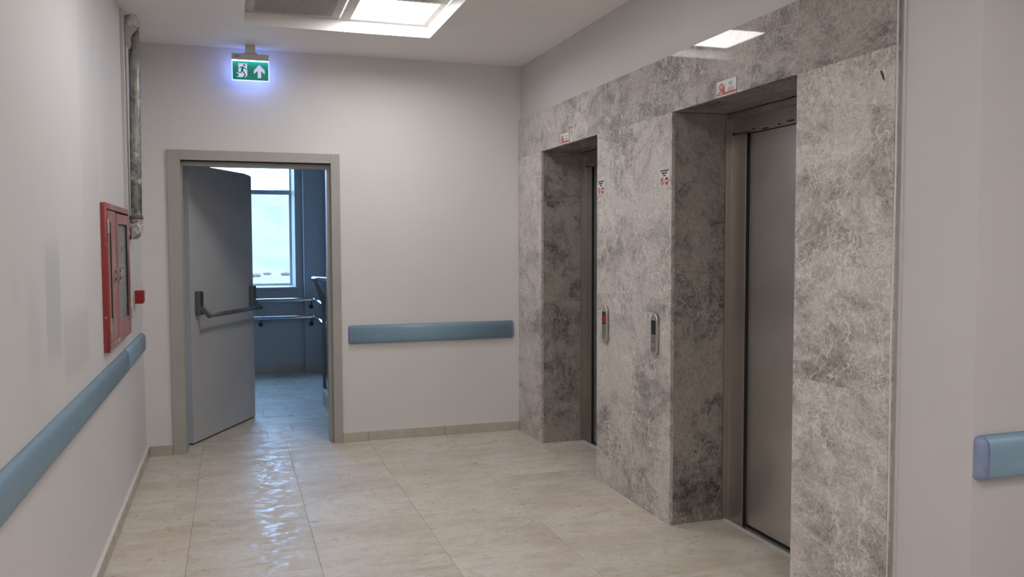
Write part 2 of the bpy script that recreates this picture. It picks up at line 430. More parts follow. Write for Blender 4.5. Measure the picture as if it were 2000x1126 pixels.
# stairwell landing: smaller tiles laid in a running bond
y = 6.92; k = 0
while y < 10.7:
    y1 = min(y+.335, 10.7); x = -1.6 + (.05, .25, .46)[k % 3]
    tile(-1.6, x, y, y1) if x > -1.57 else None
    while x < 1.1:
        x1 = min(x+.60, 2.3 if y < 8.4 else 1.1)
        if x1-x > .02: tile(x, x1, y, y1)
        x = x1 if x1 > x else 9
    y = y1; k += 1

# ---------------------------------------------------------------- marble cladding (children of the elevator wall)
def slab(x0, x1, y0, y1, z0, z1, pale=1.0, tint=1.0):
    g = .00015
    b = box(x0 if x1-x0 < .03 else x0+g, x1 if x1-x0 < .03 else x1-g, y0+g, y1-g, z0+g, z1-g, .0003, 1)
    return obj('marble_slab', b, M_marble, wall_right, (tint, tint*.995, tint*.99, pale))
XS = XM+.02
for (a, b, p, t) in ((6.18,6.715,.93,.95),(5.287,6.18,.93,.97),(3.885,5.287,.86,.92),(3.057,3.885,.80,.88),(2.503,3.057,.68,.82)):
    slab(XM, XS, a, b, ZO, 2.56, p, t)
slab(XM, XS, 6.177, 6.715, 0, 1.12, 1, 1.0); slab(XM, XS, 6.177, 6.715, 1.12, ZO, 1, 1.02)
for (a, b) in ((4.60, 5.12), (4.131, 4.60)):
    slab(XM, XS, a, b, 0, 1.12, 1, 1.0); slab(XM, XS, a, b, 1.12, ZO, 1, 1.0)
slab(XM, XS, 2.503, 3.063, 0, .985, 1, 1.07); slab(XM, XS, 2.503, 3.063, .985, ZO, 1, 1.10)
for (a, b) in (E1, E2):
    xe = 2.5935
    for y0 in (b+.002, a-.020-.002):
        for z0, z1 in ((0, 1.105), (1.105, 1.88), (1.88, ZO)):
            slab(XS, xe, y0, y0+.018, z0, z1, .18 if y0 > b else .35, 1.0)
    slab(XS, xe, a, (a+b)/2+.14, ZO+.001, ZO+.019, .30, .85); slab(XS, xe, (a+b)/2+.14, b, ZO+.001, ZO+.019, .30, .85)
tube_pts = [(XM+.001, 2.499, 0), (XM+.004, 2.498, .6), (XM+.001, 2.499, 1.2), (XM+.005, 2.497, 1.8), (XM+.002, 2.499, 2.56)]
obj('sealant_bead', tube(bmesh.new(), tube_pts, .004, 6), M_plaster, wall_right)
bm = box(XR-.006, XR, 2.474, 2.484, 0, ZC); struct('trim_2', bm, M_white, 'thin white corner bead where the marble ends')

# ---------------------------------------------------------------- skirtings
def skirt(name, axis, fixed, th, segs, h=.073, label=None):
    o = thing(name, label, None, kind='structure')
    for a, b in segs:
        g = .001
        q = box(fixed, fixed+th, a+g, b-g, 0, h, .0015, 1) if axis == 'y' else box(a+g, b-g, fixed, fixed+th, 0, h, .0015, 1)
        p = obj('skirting_tile', q, M_skirt, o); v = random.uniform(.93, 1.05); p.color = (v, v, v*.99, 1)
    return o
ys_ = [YN] + [3.500+.6237*j for j in range(-12, 6)] + [YB]
ys_ = [v for v in ys_ if YN <= v <= YB]
ys_ = ys_[:1] + [v for v in ys_[1:-1] if v-ys_[0] > .03] + ys_[-1:]
skirt('baseboard_left', 'y', XL, .021, list(zip(ys_, ys_[1:])), label='low stone skirting along the left wall')
skirt('baseboard_back', 'x', YB-.013, .013, [(XL+.021, -.437), (.803, 1.0), (1.0, 1.622), (1.622, 2.262)], label='low stone skirting along the end wall')
skirt('baseboard_right', 'x', YC-.013, .013, [(XR, 2.9), (2.9, 3.52), (3.52, 4.14), (4.14, 4.76), (4.76, XE)], label='stone skirting of the side corridor')
skirt('baseboard_column', 'y', XR-.012, .012, [(YC-.013, 2.470)], label='short stone skirting at the foot of the painted column')
bm = box(XL+.0005, XL+.020, YN, YB, .0735, .0765); bx(bm, XL, -.437, YB-.011, YB, .0735, .077); bx(bm, .803, 2.262, YB-.011, YB, .0735, .0765)
struct('trim_3', bm, M_plaster, 'pale filler line on top of the skirting')

# ---------------------------------------------------------------- fire door: frame
fr = thing('trim_1', 'grey metal frame of the fire door', None, kind='structure')
def casing(bm, x0, x1, zt, xi0, xi1, zi, y0, y1, bev=.002):
    for a in ((x0, xi0, y0, y1, 0, zt), (xi1, x1, y0, y1, 0, zt), (xi0, xi1, y0, y1, zi, zt)): bx(bm, *a, bev, 1)
bm = bmesh.new(); casing(bm, -.437, .803, 2.243, -.345, .735, 2.170, YB-.018, YB+.002); obj('casing', bm, M_casing, fr)
bm = bmesh.new(); casing(bm, -.401, .791, 2.20, -.352, .742, 2.176, YB+.002, YB+.045, 0); obj('reveal', bm, M_casing, fr)
bm = bmesh.new(); casing(bm, -.375, .765, 2.19, -.352, .742, 2.166, YB+.047, YB+.055, 0); obj('gasket', bm, M_black, fr)['label'] = 'black rubber gasket'
bm = bmesh.new(); casing(bm, -.375, .765, 2.19, -.335, .709, 2.133, YB+.055, YB+.075, .001)
casing(bm, -.401, .791, 2.20, -.340, .716, 2.140, YB+.075, YB+.225, 0); obj('inner_profile', bm, M_casing, fr)
for z in (.35, .85, 1.35, 1.88):
    for x in (-.344, .722): obj('screw_cap', tube(bmesh.new(), [(x, YB+.056, z), (x, YB+.052, z)], .006, 8), M_screw, fr)
for x in (-.20, .19, .58): obj('screw_cap', tube(bmesh.new(), [(x, YB+.056, 2.148), (x, YB+.052, 2.148)], .006, 8), M_screw, fr)

# ---------------------------------------------------------------- fire door: leaf (local: x along the leaf, -y towards the lobby side)
TH = math.atan2(.98, .4845)
door = thing('door_1', 'grey fire door standing open with a panic bar', None, (-.306, 6.99, 0), TH, kind='structure')
bm = box(0, .983, 0, .058, .012, 2.170, .0015, 1); bx(bm, .983, 1.087, 0, .058, .012, 2.158, .0015, 1); bx(bm, .983, 1.070, .010, .046, 2.158, 2.166)
obj('door_leaf', bm, M_doorgrey, door)
bm = box(.0, 1.080, .058, .062, .012, 2.150); obj('rebate_lip', bm, M_doorgrey, door)
bm = box(.0, 1.09, .008, .040, .004, .012); obj('bottom_seal', bm, M_black, door)
for z in (.25, 1.15, 1.90): obj('hinge', tube(bmesh.new(), [(-.012, .066, z-.05), (-.012, .066, z+.05)], .011, 10), M_darkmetal, door)
bar = obj('panic_bar', tube(bmesh.new(), [(.075, -.105, 1.0), (1.045, -.105, 1.0)], .010, 14, flat=.018), M_hard, door)
for s in (.088, 1.028):
    ph = obj('latch_housing', box(s-.030, s+.030, -.042, 0, 1.005, 1.190, .005, 2), M_hard, door)
    obj('housing_cover', box(s-.022, s+.022, -.047, -.042, 1.075, 1.183, .002, 1), M_darkmetal, ph)
    obj('pivot_block', box(s-.018, s+.018, -.058, -.040, 1.020, 1.068, .006, 2), M_hard, ph)
    a = bmesh.new(); prism(a, [(-.045,1.062),(-.062,1.066),(-.118,1.008),(-.121,.992),(-.112,.980),(-.098,.980),(-.050,1.030)], (s-.011, 0, 0), (0,1,0), (0,0,1), .022)
    bmesh.ops.bevel(a, geom=list(a.edges), offset=.002, segments=1, affect='EDGES'); obj('bar_arm', a, M_hard, door)

# ---------------------------------------------------------------- elevators
def elevator(n, a, b, jw, label):
    t = thing('door_%d' % n, label, None, kind='structure')
    for y0, y1, side in ((b-jw, b-.001, 1), (a+.001, a+jw, -1)):
        bm = box(2.632, 2.70, y0, y1, 0, 2.140, .0012, 1)
        if side > 0: bx(bm, 2.593, 2.634, y1-.003, y1, 0, 2.252); bx(bm, 2.629, 2.634, y1-.006, y1-.003, 0, 2.252, .001, 1)
        else: bx(bm, 2.593, 2.634, y0, y0+.003, 0, 2.252); bx(bm, 2.629, 2.634, y0+.003, y0+.006, 0, 2.252, .001, 1)
        obj('jamb', bm, M_steel_frame, t)
    bm = box(2.632, 2.70, a+.001, b-.001, 2.164, 2.254, .001, 1); prism(bm, [(2.633,2.165),(2.650,2.140),(2.70,2.140),(2.70,2.165)], (0,b-.002,0), (1,0,0), (0,0,1), b-a-.004)
    hd = obj('header', bm, M_steel_frame, t)
    bm = box(2.600, 2.632, a+.004, b-.004, 2.222, 2.254); bx(bm, 2.628, 2.633, a+.006, b-.006, 2.163, 2.167); obj('header_lip', bm, M_steel_frame, t)
    for i in range(7):
        y = a+.2+i*.11; x = 2.637+.003*(i%3); z = 2.165-(x-2.633)*25/17; obj('slot', box(x, x+.004, y, y+.02+.03*(i%2), z-.007, z-.001), M_black, hd)
    m = (a+b)/2-.02
    for y0, y1 in ((a+jw+.005, m-.002), (m+.002, b-jw-.005)):
        obj('door_panel', box(2.652, 2.697, y0, y1, .014, 2.136, .002, 1), M_steel, t)
    for y in (b-jw-.0045, a+jw): obj('door_gap', box(2.634, 2.660, y, y+.0045, .004, 2.139), M_black, t)
    bm = box(2.697, 2.72, a, b, 0, 2.25); obj('shaft_backing', bm, M_black, t)
    bm = box(2.618, 2.640, a+.004, b-.004, -.004, .004); bx(bm, 2.648, 2.694, a+.004, b-.004, -.004, .004); obj('sill', bm, M_steel_light, t)
    obj('sill_groove', box(2.640, 2.648, a+.004, b-.004, -.010, .001), M_black, t)
    obj('sill_concrete', box(2.592, 2.618, a+.002, b-.002, -.006, .0015), M_plaster, t)
    return t
elevator(2, *E1, .112, 'far elevator doorway, brushed steel doors deep in a dark marble reveal')
elevator(3, *E2, .142, 'near elevator doorway, brushed steel doors deep in a dark marble reveal')
struct('wall_shaft', box(2.72, 2.9, 3.0, 6.3, 0, 2.3), M_black, 'dark shaft wall behind the elevator doors')

# ---------------------------------------------------------------- call panels
def call_panel(y, z, label, lit):
    """y, z: centre; face towards -x"""
    t = thing('elevator_call_panel', label, 'call panel', (XM, y, z), group=None)
    W, H, D = .034, .117, .018
    pts = []
    for cx, cz, a0 in ((W-.029, H-.029, 0), (-W+.029, H-.029, 90), (-W+.029, -H+.029, 180), (W-.029, -H+.029, 270)):
        for k in range(7):
            a = math.radians(a0+k*15); pts.append((cx+.029*math.cos(a), cz+.029*math.sin(a)))
    b = prism(bmesh.new(), pts, (0, 0, 0), (0,-1,0), (0,0,1), D)
    fe = [e for e in b.edges if all(v.co.x < -.01 for v in e.verts) or all(v.co.x > .01 for v in e.verts)]
    bmesh.ops.bevel(b, geom=fe, offset=.006, segments=4, affect='EDGES', profile=.5)
    for f in b.faces: f.smooth = len(f.verts) == 4
    obj('housing', b, M_steel_light, t)
    obj('faceplate', box(-D-.0012, -D+.001, -.022, .024, -.098, -.004), M_steel_frame, t)
    disp = obj('display', box(-D-.0015, -D+.001, -.022, .024, .000, .080), M_black, t)
    if lit:
        x0 = -D-.0022
        for (p, q) in (((.009,.053),(.020,.053)),((.007,.050),(.006,.036)),((.008,.033),(.019,.033)),((.008,.029),(.019,.029)),((.0065,.026),(.0055,.012)),((.007,.009),(.019,.009))):
            obj('segment', prism(bmesh.new(), stroke(p, q, .0042), (x0, 0, .004), (0,-1,0), (0,0,1), .0008), M_redled, disp)
    bt = obj('call_button', tube(bmesh.new(), [(-D, 0, -.062), (-D-.003, 0, -.062)], .014, 24), M_steel_light, t)
    obj('button_ring', tube(bmesh.new(), [(-D-.0005, 0, -.062), (-D-.0018, 0, -.062)], .0165, 24), M_darkmetal, t)
    obj('arrow_mark', prism(bmesh.new(), [(-.005,-.003),(.005,-.003),(0,.006)], (-D-.0032, 0, -.060), (0,-1,0), (0,0,1), .0005), M_ink, bt)
    return t
call_panel(4.967, 1.038, 'steel call panel by the far elevator with red floor display lit', True)
call_panel(4.296, 1.039, 'steel call panel by the near elevator with a blank black display', False)

# ---------------------------------------------------------------- stickers on the marble (local frame: y along -Y of the wall, z up)
UX, UY = (0,-1,0), (0,0,1)
def sticker_prohibit(y, z, label):
    t = thing('warning_sign', label, 'sign', (XM, y, z)); W, H = .0575, .0505
    obj('plate', box(-.0015, 0, -W, W, -H, H, .0005, 1), M_sticker, t)
    for a in ((-W+.003, W-.003, H-.006, H-.0045), (-W+.003, W-.003, -H+.0045, -H+.006)): obj('border_line', box(-.0019, -.0014, a[0], a[1], a[2], a[3]), M_inkgrey, t)
    for s, zz, sz in (('YANGIN SIRASINDA', .035, .0125), ('BİNMEYİNİZ', .021, .0115), ('DİKKAT', .0085, .010)):
        text('lettering', s, sz, (-.0022, 0, zz), UX, UY, M_ink, t, sx=.88, bold=.0003)
    cy, cz, r = -.026, -.022, .0205
    def ring(cx, r0, r1):
        b = bmesh.new(); A = circ(cx, cz, r0, 28); B = circ(cx, cz, r1, 28)
        for i in range(28):
            j = (i+1) % 28
            prism(b, [A[i], A[j], B[j], B[i]], (-.0018, 0, 0), UX, UY, .0006)
        return b
    obj('prohibition_ring', ring(cy, r, r-.0042), M_redink, t)
    obj('figure_mark', prism(prism(prism(bmesh.new(), circ(cy, cz+.009, .0035, 10), (-.0018,0,0), UX, UY, .0004), stroke((cy, cz+.005), (cy, cz-.004), .007), (-.0018,0,0), UX, UY, .0004),
        stroke((cy, cz-.004), (cy, cz-.013), .004), (-.0018,0,0), UX, UY, .0004), M_ink, t)
    obj('slash', prism(bmesh.new(), stroke((cy-.013, cz+.013), (cy+.013, cz-.013), .0042), (-.0023,0,0), UX, UY, .0005), M_redink, t)
    obj('no_entry_disc', prism(bmesh.new(), circ(.026, cz, .0215, 28), (-.0018,0,0), UX, UY, .0005), M_redink, t)
    obj('no_entry_bar', prism(bmesh.new(), stroke((.010, cz), (.042, cz), .0095), (-.0024,0,0), UX, UY, .0005), M_sticker, t)
    return t
sticker_prohibit(5.057, 1.913, 'white warning sign with red discs on marble beside the far elevator')
sticker_prohibit(4.210, 1.913, 'white warning sign with red discs on marble beside the near elevator')

def sticker_capacity(y, z, label):
    t = thing('capacity_sign', label, 'sign', (XM, y, z)); W, H = .0865, .037
    obj('plate', box(-.0015, 0, -W, W, -H, H, .0005, 1), M_sticker, t)
    o = (-.0018, 0, 0)
    obj('red_field', prism(bmesh.new(), [(-W+.002,-H+.006),(-.012,-H+.006),(-.012,.024),(-.018,.010),(-.026,-.004),(-.040,-.012),(-.060,-.012),(-.072,-.016)], o, UX, UY, .0005), M_redink, t)
    obj('red_stripe', prism(bmesh.new(), [(-.010,-H+.006),(W-.004,-H+.006),(W-.004,-.021),(-.010,-.021)], o, UX, UY, .0005), M_redink, t)
    obj('red_disc', prism(bmesh.new(), circ(-.044, .008, .0175, 26), (-.0022,0,0), UX, UY, .0005), M_redink, t)
    text('lettering', '10', .024, (-.0030, .044, .0075), UX, UY, M_sticker, t, bold=.0006)
    text('lettering', 'KİŞİLİK', .0105, (-.0026, .045, -.023), UX, UY, M_sticker, t, bold=.0003)
    b = bmesh.new()
    for (cx, zz, w_, h_) in ((.040,.028,.010,.003),(.038,.018,.040,.0035),(.038,.012,.030,.0035),(.038,.006,.010,.003),(.042,-.003,.048,.0022),(.040,-.008,.052,.0022),(.038,-.013,.054,.0022),(.036,-.0175,.05,.0018),(-.074,.012,.006,.006),(-.074,-.001,.006,.006)):
        prism(b, stroke((cx-w_/2, zz), (cx+w_/2, zz), h_), o, UX, UY, .0004)
    obj('small_print', b, M_inkgrey, t)['kind'] = 'stuff'
    obj('dark_edge', box(-.0018, 0, -W-.002, -W, -H, H), M_ink, t)
    return t
sticker_capacity(5.694, 2.297, 'red and white capacity sign above the far elevator opening')
sticker_capacity(3.601, 2.294, 'red and white capacity sign above the near elevator opening')

t = thing('instruction_notice', 'narrow white notice of fine print left of the near elevator call panel', 'notice', (XM, 4.395, 1.077))
obj('sheet', box(-.001, 0, -.045, .047, -.079, .079), M_sticker, t)
b = bmesh.new(); bx(b, -.0016, -.0009, -.040, .042, .071, .0725); bx(b, -.0016, -.0009, -.040, .042, .036, .0375)
for i in range(4): bx(b, -.0016, -.0009, -.018+.003*(i%2), .018-.004*(i%3), .064-i*.006, .0665-i*.006)
obj('heading_print', b, M_ink, t)['kind'] = 'stuff'
b = bmesh.new()
for i in range(16):
    rnd = random.Random(i); yy = .038
    while yy > -.034: 
        L = rnd.uniform(.008, .024); bx(b, -.0015, -.0009, max(yy-L, -.038), yy, .030-i*.0052, .0318-i*.0052); yy -= L+.004
obj('body_print', b, M_inkgrey, t)['kind'] = 'stuff'
b = bmesh.new()
for i in range(4): bx(b, -.0015, -.0009, -.030+.01*(i%2), .038, -.056-i*.0055, -.0543-i*.0055)
obj('red_print_lines', b, M_redink, t)['kind'] = 'stuff'
# rust mark on the near slab
obj('rust_stain', prism(bmesh.new(), [(-.012,.018),(-.004,.020),(.006,.004),(.012,-.020),(.004,-.016),(-.006,.004)], (XM-.0006, 2.566, 2.158), UX, UY, .0005), plain('rust', (.10,.055,.025), .8, 0, .3, 80), wall_right)

# ---------------------------------------------------------------- wall guards (blue rails)
PROF = [(0,.000),(.012,.003),(.026,.010),(.032,.022),(.033,.055),(.033,.100),(.031,.122),(.024,.136),(.012,.144),(0,.147)]
def guard_mesh(L, h=.147, d=.033):
    b = bmesh.new(); k = h/.147; q = d/.033; rows = [[b.verts.new((x, -a*q, z*k)) for a, z in PROF] for x in (0, L)]
    for i in range(len(PROF)-1): b.faces.new((rows[0][i], rows[1][i], rows[1][i+1], rows[0][i+1])).smooth = True
    b.faces.new(rows[0]); b.faces.new(rows[1][::-1]); b.faces.new((rows[0][0], rows[0][-1], rows[1][-1], rows[1][0]))
    return b
def cap_mesh(s, L, h=.147, d=.033):
    """rounded end cap, s = -1 closes towards -x"""
    b = bmesh.new(); k = h/.147; q = d/.033; rows = []
    N = 6
    for i in range(N+1):
        a = i/N*math.pi/2; f = math.cos(a); sx = math.sin(a)*L
        kk = .80+.20*f; c = .0735*k
        rows.append([b.verts.new((s*sx, -a_*q*max(f, .02), c+(z*k-c)*kk)) for a_, z in PROF])
    for A, B in zip(rows, rows[1:]):
        for i in range(len(PROF)-1): b.faces.new((A[i], B[i], B[i+1], A[i+1])).smooth = True
    b.faces.new(rows[0]); b.faces.new(rows[-1][::-1])
    return b
def guard(label, loc, rz, L, capL=None, capR=None, h=.147, d=.033, tilt=0):
    t = thing('wall_guard_rail', label, 'wall guard', loc, rz)
    t.rotation_euler = (0, tilt, rz)
    obj('rail_cover', guard_mesh(L, h, d), M_rail, t)
    for s, c in ((-1, capL), (1, capR)):
        if c:
            o = obj('end_cap', cap_mesh(s, c, h, d), M_railcap, t); o.location = (0 if s < 0 else L, 0, 0); o['label'] = 'violet-blue end cap'
    return t
guard('pale blue guard rail on the end wall between fire door and marble', (.878, YB, .770), 0, 1.315, .024, .018)
# left wall: local x runs along +Y, face towards +x -> rz = +90 turns -y to +x
guard('long pale blue guard rail running along the left wall', (XL, -3.9, .795), math.pi/2, 5.50+3.9-.002, None, None, .133, .031)
guard('short pale blue guard rail piece under the red cabinet in the left corner', (XL, 5.502, .797), math.pi/2, 1.02, None, None, .133, .031)
guard('pale blue guard rail with violet end cap at the right edge', (XR+.036, YC, .772), 0, 2.5, .032, None, .150, .035)

# ---------------------------------------------------------------- fire hose cabinet on the left wall
XF = .027   # protrusion
cab = thing('fire_hose_cabinet', 'faded red fire hose cabinet on the left wall above the blue rail', 'cabinet', (XL+.007, 4.70, 0)); cab.scale = (1, .955, 1)
Ya, Yb_, Za, Zb = 0, .97, 1.02, 1.762
b = bmesh.new()
for a in ((Ya+.022, Yb_, Zb-.030, Zb), (Ya+.022, Yb_, Za, Za+.034), (Yb_-.018, Yb_, Za+.034, Zb-.03)): bx(b, -.006, XF, *a, .003, 2)
obj('cabinet_frame', b, M_red, cab)
obj('frame_edge', tube(bmesh.new(), [(.010,.011,Za-.012),(.010,.011,Za+.2),(.0105,.011,Za+.5),(.010,.011,Zb+.002)],   .013, 14, flat=.011), M_redside, cab)['label'] = 'deep red rounded edge'
obj('edge_return', box(-.0065, .012, -.008, .030, Za-.010, Zb), M_redside, cab)
obj('backing', box(-.006, -.001, .02, .96, Za+.02, Zb-.02), M_black, cab)
def door_leaf(name, y0, y1, gy0, gy1, gz0, gz1, x0, x1):
    """door sheet with a rounded window hole filled by glass"""
    b = bmesh.new(); z0, z1 = Za+.038, Zb-(.036 if y0 < .1 else .042)
    for a in ((y0, gy0, z0, z1), (gy1, y1, z0, z1), (gy0, gy1, z0, gz0), (gy0, gy1, gz1, z1)): bx(b, x0, x1, *a)
    rc = .018
    for cy, cz, sy, sz in ((gy0, gz0, 1, 1), (gy1, gz0, -1, 1), (gy0, gz1, 1, -1), (gy1, gz1, -1, -1)):
        pts = [(cy, cz)] + [(cy+sy*rc*(1-math.sin(a)), cz+sz*rc*(1-math.cos(a))) for a in [math.radians(k*18) for k in range(6)]]
        prism(b, pts, (x0, 0, 0), (0,1,0), (0,0,1), x1-x0)
    o = obj(name, b, M_red, cab); obj('glass', box(x0-.004, x0+.001, gy0-.004, gy1+.004, gz0-.004, gz1+.004), M_frost, o)
    g = bmesh.new()
    for a in ((gy0, gy0+.006, gz0, gz1), (gy1-.008, gy1, gz0, gz1), (gy0, gy1, gz1-.004, gz1)): bx(g, x0+.001, x1-.002, *a)
    obj('glass_seal', g, M_black, o)
    return o
d1 = door_leaf('cabinet_door', .026, .335, .082, .152, 1.128, 1.668, XF-.014, XF-.003)
d2 = door_leaf('cabinet_door', .340, .948, .392, .836, 1.131, 1.666, XF-.008, XF+.003)
for yy, zz in ((.012, 1.645), (.030, 1.142)): obj('hinge', box(XF-.006, XF+.006, yy, yy+.016, zz-.038, zz+.038, .002, 1), M_steel_light, cab)
for yy, zz in ((.968, 1.645), (.972, 1.138)): obj('hinge', box(XF-.014, XF+.004, yy, yy+.016, zz-.038, zz+.038, .002, 1), M_steel_light, cab)
# bent strip and the dark gap along the right glass edge
b = bmesh.new(); prism(b, [(.842,1.52),(.848,1.52),(.880,1.36),(.880,1.18),(.862,1.10),(.850,1.10)], (XF+.0032, 0, 0), (0,1,0), (0,0,1), .0006); obj('warped_gap', b, M_black, d2)
b = bmesh.new(); prism(b, [(.870,1.60),(.882,1.60),(.915,1.36),(.905,1.10),(.890,1.10),(.895,1.36)], (XF+.003, 0, 0), (0,1,0), (0,0,1), .005); obj('bent_strip', b, plain('bare_metal_strip', (.40,.30,.27), .5), d2)
for yy in (.225, .375):
    lk = obj('lock_plate', prism(bmesh.new(), circ(yy, 1.390, .026, 22, 1.0, 1.6), (XF+(-.003 if yy < .3 else .003), 0, 0), (0,1,0), (0,0,1), .006), plain('bright_lock_plate', (.40,.385,.375), .3, .5), cab)
    x_ = XF+(.003 if yy < .3 else .009)
    for zz in (1.412, 1.372): obj('key_barrel', tube(bmesh.new(), [(x_, yy, zz), (x_+.004, yy, zz)], .009, 14), M_darkmetal, lk)
CX, CY = (0,1,0), (0,0,1)
def on_cab(name, polys, x, mat):
    b = bmesh.new()
    for p in polys: prism(b, p, (x, 0, 0), CX, CY, .0006)
    return obj(name, b, mat, cab)
def frame_polys(y0, y1, z0, z1, w_):
    return [[(y0,z0),(y1,z0),(y1,z0+w_),(y0,z0+w_)], [(y0,z1-w_),(y1,z1-w_),(y1,z1),(y0,z1)], [(y0,z0+w_),(y0+w_,z0+w_),(y0+w_,z1-w_),(y0,z1-w_)], [(y1-w_,z0+w_),(y1,z0+w_),(y1,z1-w_),(y1-w_,z1-w_)]]
M_pink = plain('worn_white_print', (.50,.42,.41), .6, 0, .2, 60)
on_cab('hose_symbol', [[(.180,1.548),(.250,1.548),(.250,1.553),(.180,1.553)], [(.180,1.440),(.250,1.440),(.250,1.445),(.180,1.445)], [(.250,1.440),(.255,1.440),(.255,1.470),(.250,1.470)],
    stroke((.215,1.530),(.215,1.458),.020), [(.190,1.515),(.215,1.540),(.240,1.515),(.215,1.522)]], XF-.0027, M_pink)
XG = XF-.0072
on_cab('sticker_border', frame_polys(.475, .715, 1.345, 1.437, .006), XG, M_pink)
on_cab('sticker_field', [[(.483,1.353),(.707,1.353),(.707,1.429),(.483,1.429)]], XG-.0002, plain('faded_red_print', (.36,.19,.19), .6, 0, .2, 50))
text('lettering', 'YANGIN', .058, (XG+.0008, .595, 1.391), CX, CY, M_pink, cab, bold=.001)
on_cab('plaster_fringe', [[(-.075,.995),(-.0,1.000),(-.004,1.2),(-.004,1.35),(-.009,1.5),(-.012,1.785),(-.034,1.788),(-.030,1.62),(-.042,1.55),(-.050,1.46),(-.070,1.40),(-.055,1.30),(-.075,1.22),(-.060,1.12),(-.085,1.06)]], -.0068, M_plaster)
on_cab('lower_fringe', [[(-.02,1.006),(.97,1.010),(.97,1.022),(.4,1.016),(.25,1.026),(0,1.018)]], -.0068, M_plaster)
on_cab('upper_fringe', [[(.0,1.760),(.97,1.760),(.97,1.768),(.5,1.772),(.2,1.768),(0,1.776)]], -.0068, M_plaster)
obj('paint_run', prism(bmesh.new(), [(.33,1.03),(.37,1.03),(.385,1.055),(.36,1.05)], (XF+.0003,0,0), CX, CY, .0006), M_plaster, cab)

# ---------------------------------------------------------------- fire alarm box
al = thing('fire_alarm_box', 'small red alarm call box on the left wall near the corner', 'alarm box', (XL, 6.13, 1.208))
obj('backplate', box(0, .012, -.034, .040, -.040, .046, .003, 2), M_white, al)
obj('housing', box(.010, .060, -.042, .042, -.044, .042, .004, 2), M_reddeep, al)
obj('front_cover', box(.058, .064, -.038, .038, -.036, .030, .002, 1), M_reddeep, al)
obj('clear_lid', box(.060, .066, .020, .046, .006, .048, .001, 1), M_white, al)

# ---------------------------------------------------------------- galvanised pipe and trunking
pp = thing('galvanised_pipe', 'galvanised steel riser pipe spattered with paint in the left corner', 'pipe', (-.578, 6.0, 1.645))
obj('riser', tube(bmesh.new(), [(.010,0,1.33),(.009,0,.9),(.003,0,.45),(0,0,.09)], .0335, 20), M_galv, pp)
obj('coupling_ring', tube(bmesh.new(), [(0,0,.070),(0,0,.092)], .0395, 20), plain('rusty_thread', (.16,.13,.085), .7, .2, .3, 60), pp)
el = [(0, -.062+.062*math.cos(a), .062-.062-.0+.062*math.sin(a)) for a in [0]]
pts = [(0, 0, .075)] + [(0, -.07+.07*math.cos(a), .045-.07*math.sin(a)+.0) for a in [math.radians(k*15) for k in range(7)]] + [(0, -.20, -.025)]
pts = [(0,0,.075),(0,-.002,.05),(0,-.012,.022),(-.001,-.030,-.002),(-.002,-.058,-.018),(-.004,-.095,-.026),(-.008,-.15,-.028),(-.013,-.22,-.028),(-.017,-.290,-.028)]
obj('elbow', tube(bmesh.new(), pts, [.037,.038,.038,.037,.036,.034,.031,.028,.024], 18), M_coat, pp)
obj('collar', box(-.040, -.003, -.300, -.288, -.062, .012, .003, 1), M_darkmetal, pp)
b = bmesh.new(); bmesh.ops.create_icosphere(b, subdivisions=3, radius=1)
for v in b.verts:
    n = math.sin(v.co.x*5+v.co.z*3)*.12 + math.cos(v.co.y*6)*.1
    v.co = V((max(-.036, v.co.x*.040*(1+n)), v.co.y*.060*(1+n), v.co.z*.052*(1+n))); 
for f in b.faces: f.smooth = True
o = obj('paint_blob', b, M_wall, pp); o.location = (.004, -.012, 1.328); o['label'] = 'grey filler smeared around the pipe top'
b = prism(bmesh.new(), [(-.034,.02),(-.014,.0),(-.004,.03),(-.006,.07),(.006,.10),(.030,.125),(.030,.16),(-.034,.16)], (.002, -.037, 1.14), (1,0,0), (0,0,1), .006)
obj('paint_smear', b, M_blob, pp)
b = box(XL, XL+.020, 5.735, 5.765, 1.765, 2.985, .002, 1)
tag(obj('cable_trunking', b, M_white), 'thin white cable trunking on the left wall beside the pipe', 'trunking')

# ---------------------------------------------------------------- exit sign
sg = thing('exit_sign', 'lit green emergency exit sign hanging from the ceiling', 'exit sign', (.156, 6.60, ZC), math.radians(-1.5))
obj('ceiling_mount', box(-.035, .035, -.022, .022, -.046, -.0005, .003, 1), M_white, sg)
obj('mount_joint', box(-.001, .032, -.0235, -.0215, -.044, -.012, .0005, 1), M_white, sg)
b = box(-.130, .130, -.019, .019, -.108, -.062, .003, 2); bx(b, -.050, .050, -.017, .017, -.062, -.054, .003, 1); bx(b, -.036, .036, -.015, .015, -.056, -.046)
obj('housing', b, M_white, sg)
b = bmesh.new()
for i, (a, w_) in enumerate(((-.118,.05),(-.116,.044),(-.114,.040),(-.114,.030))): bx(b, a, a+w_, -.0197, -.0188, -.074-i*.006, -.071-i*.006)
obj('housing_print', b, M_inkgrey, sg)['kind'] = 'stuff'
obj('status_light', box(.130, .133, -.018, -.012, -.090, -.084), emit('green_status_light', (.05,1,.4), 3), sg)
obj('led_strip', box(-.128, .128, -.0105, .0105, -.1135, -.1075), M_ledblue, sg)
obj('acrylic_panel', box(-.126, .126, -.004, .004, -.250, -.113), M_green, sg)
b = bmesh.new()
for a in ((-.1295,-.126,-.2535,-.113),(.126,.1295,-.2535,-.113),(-.126,.126,-.2535,-.250)): bx(b, a[0], a[1], -.004, .004, a[2], a[3])
obj('lit_edge', b, M_edgeglow, sg)
obj('lit_back', box(-.126, .126, .004, .005, -.250, -.113), M_edgeglow, sg)
kx = .000318
def sp(x, y): return ((x-555)*kx, -.113-(y-430-.052*(x-150))*kx)
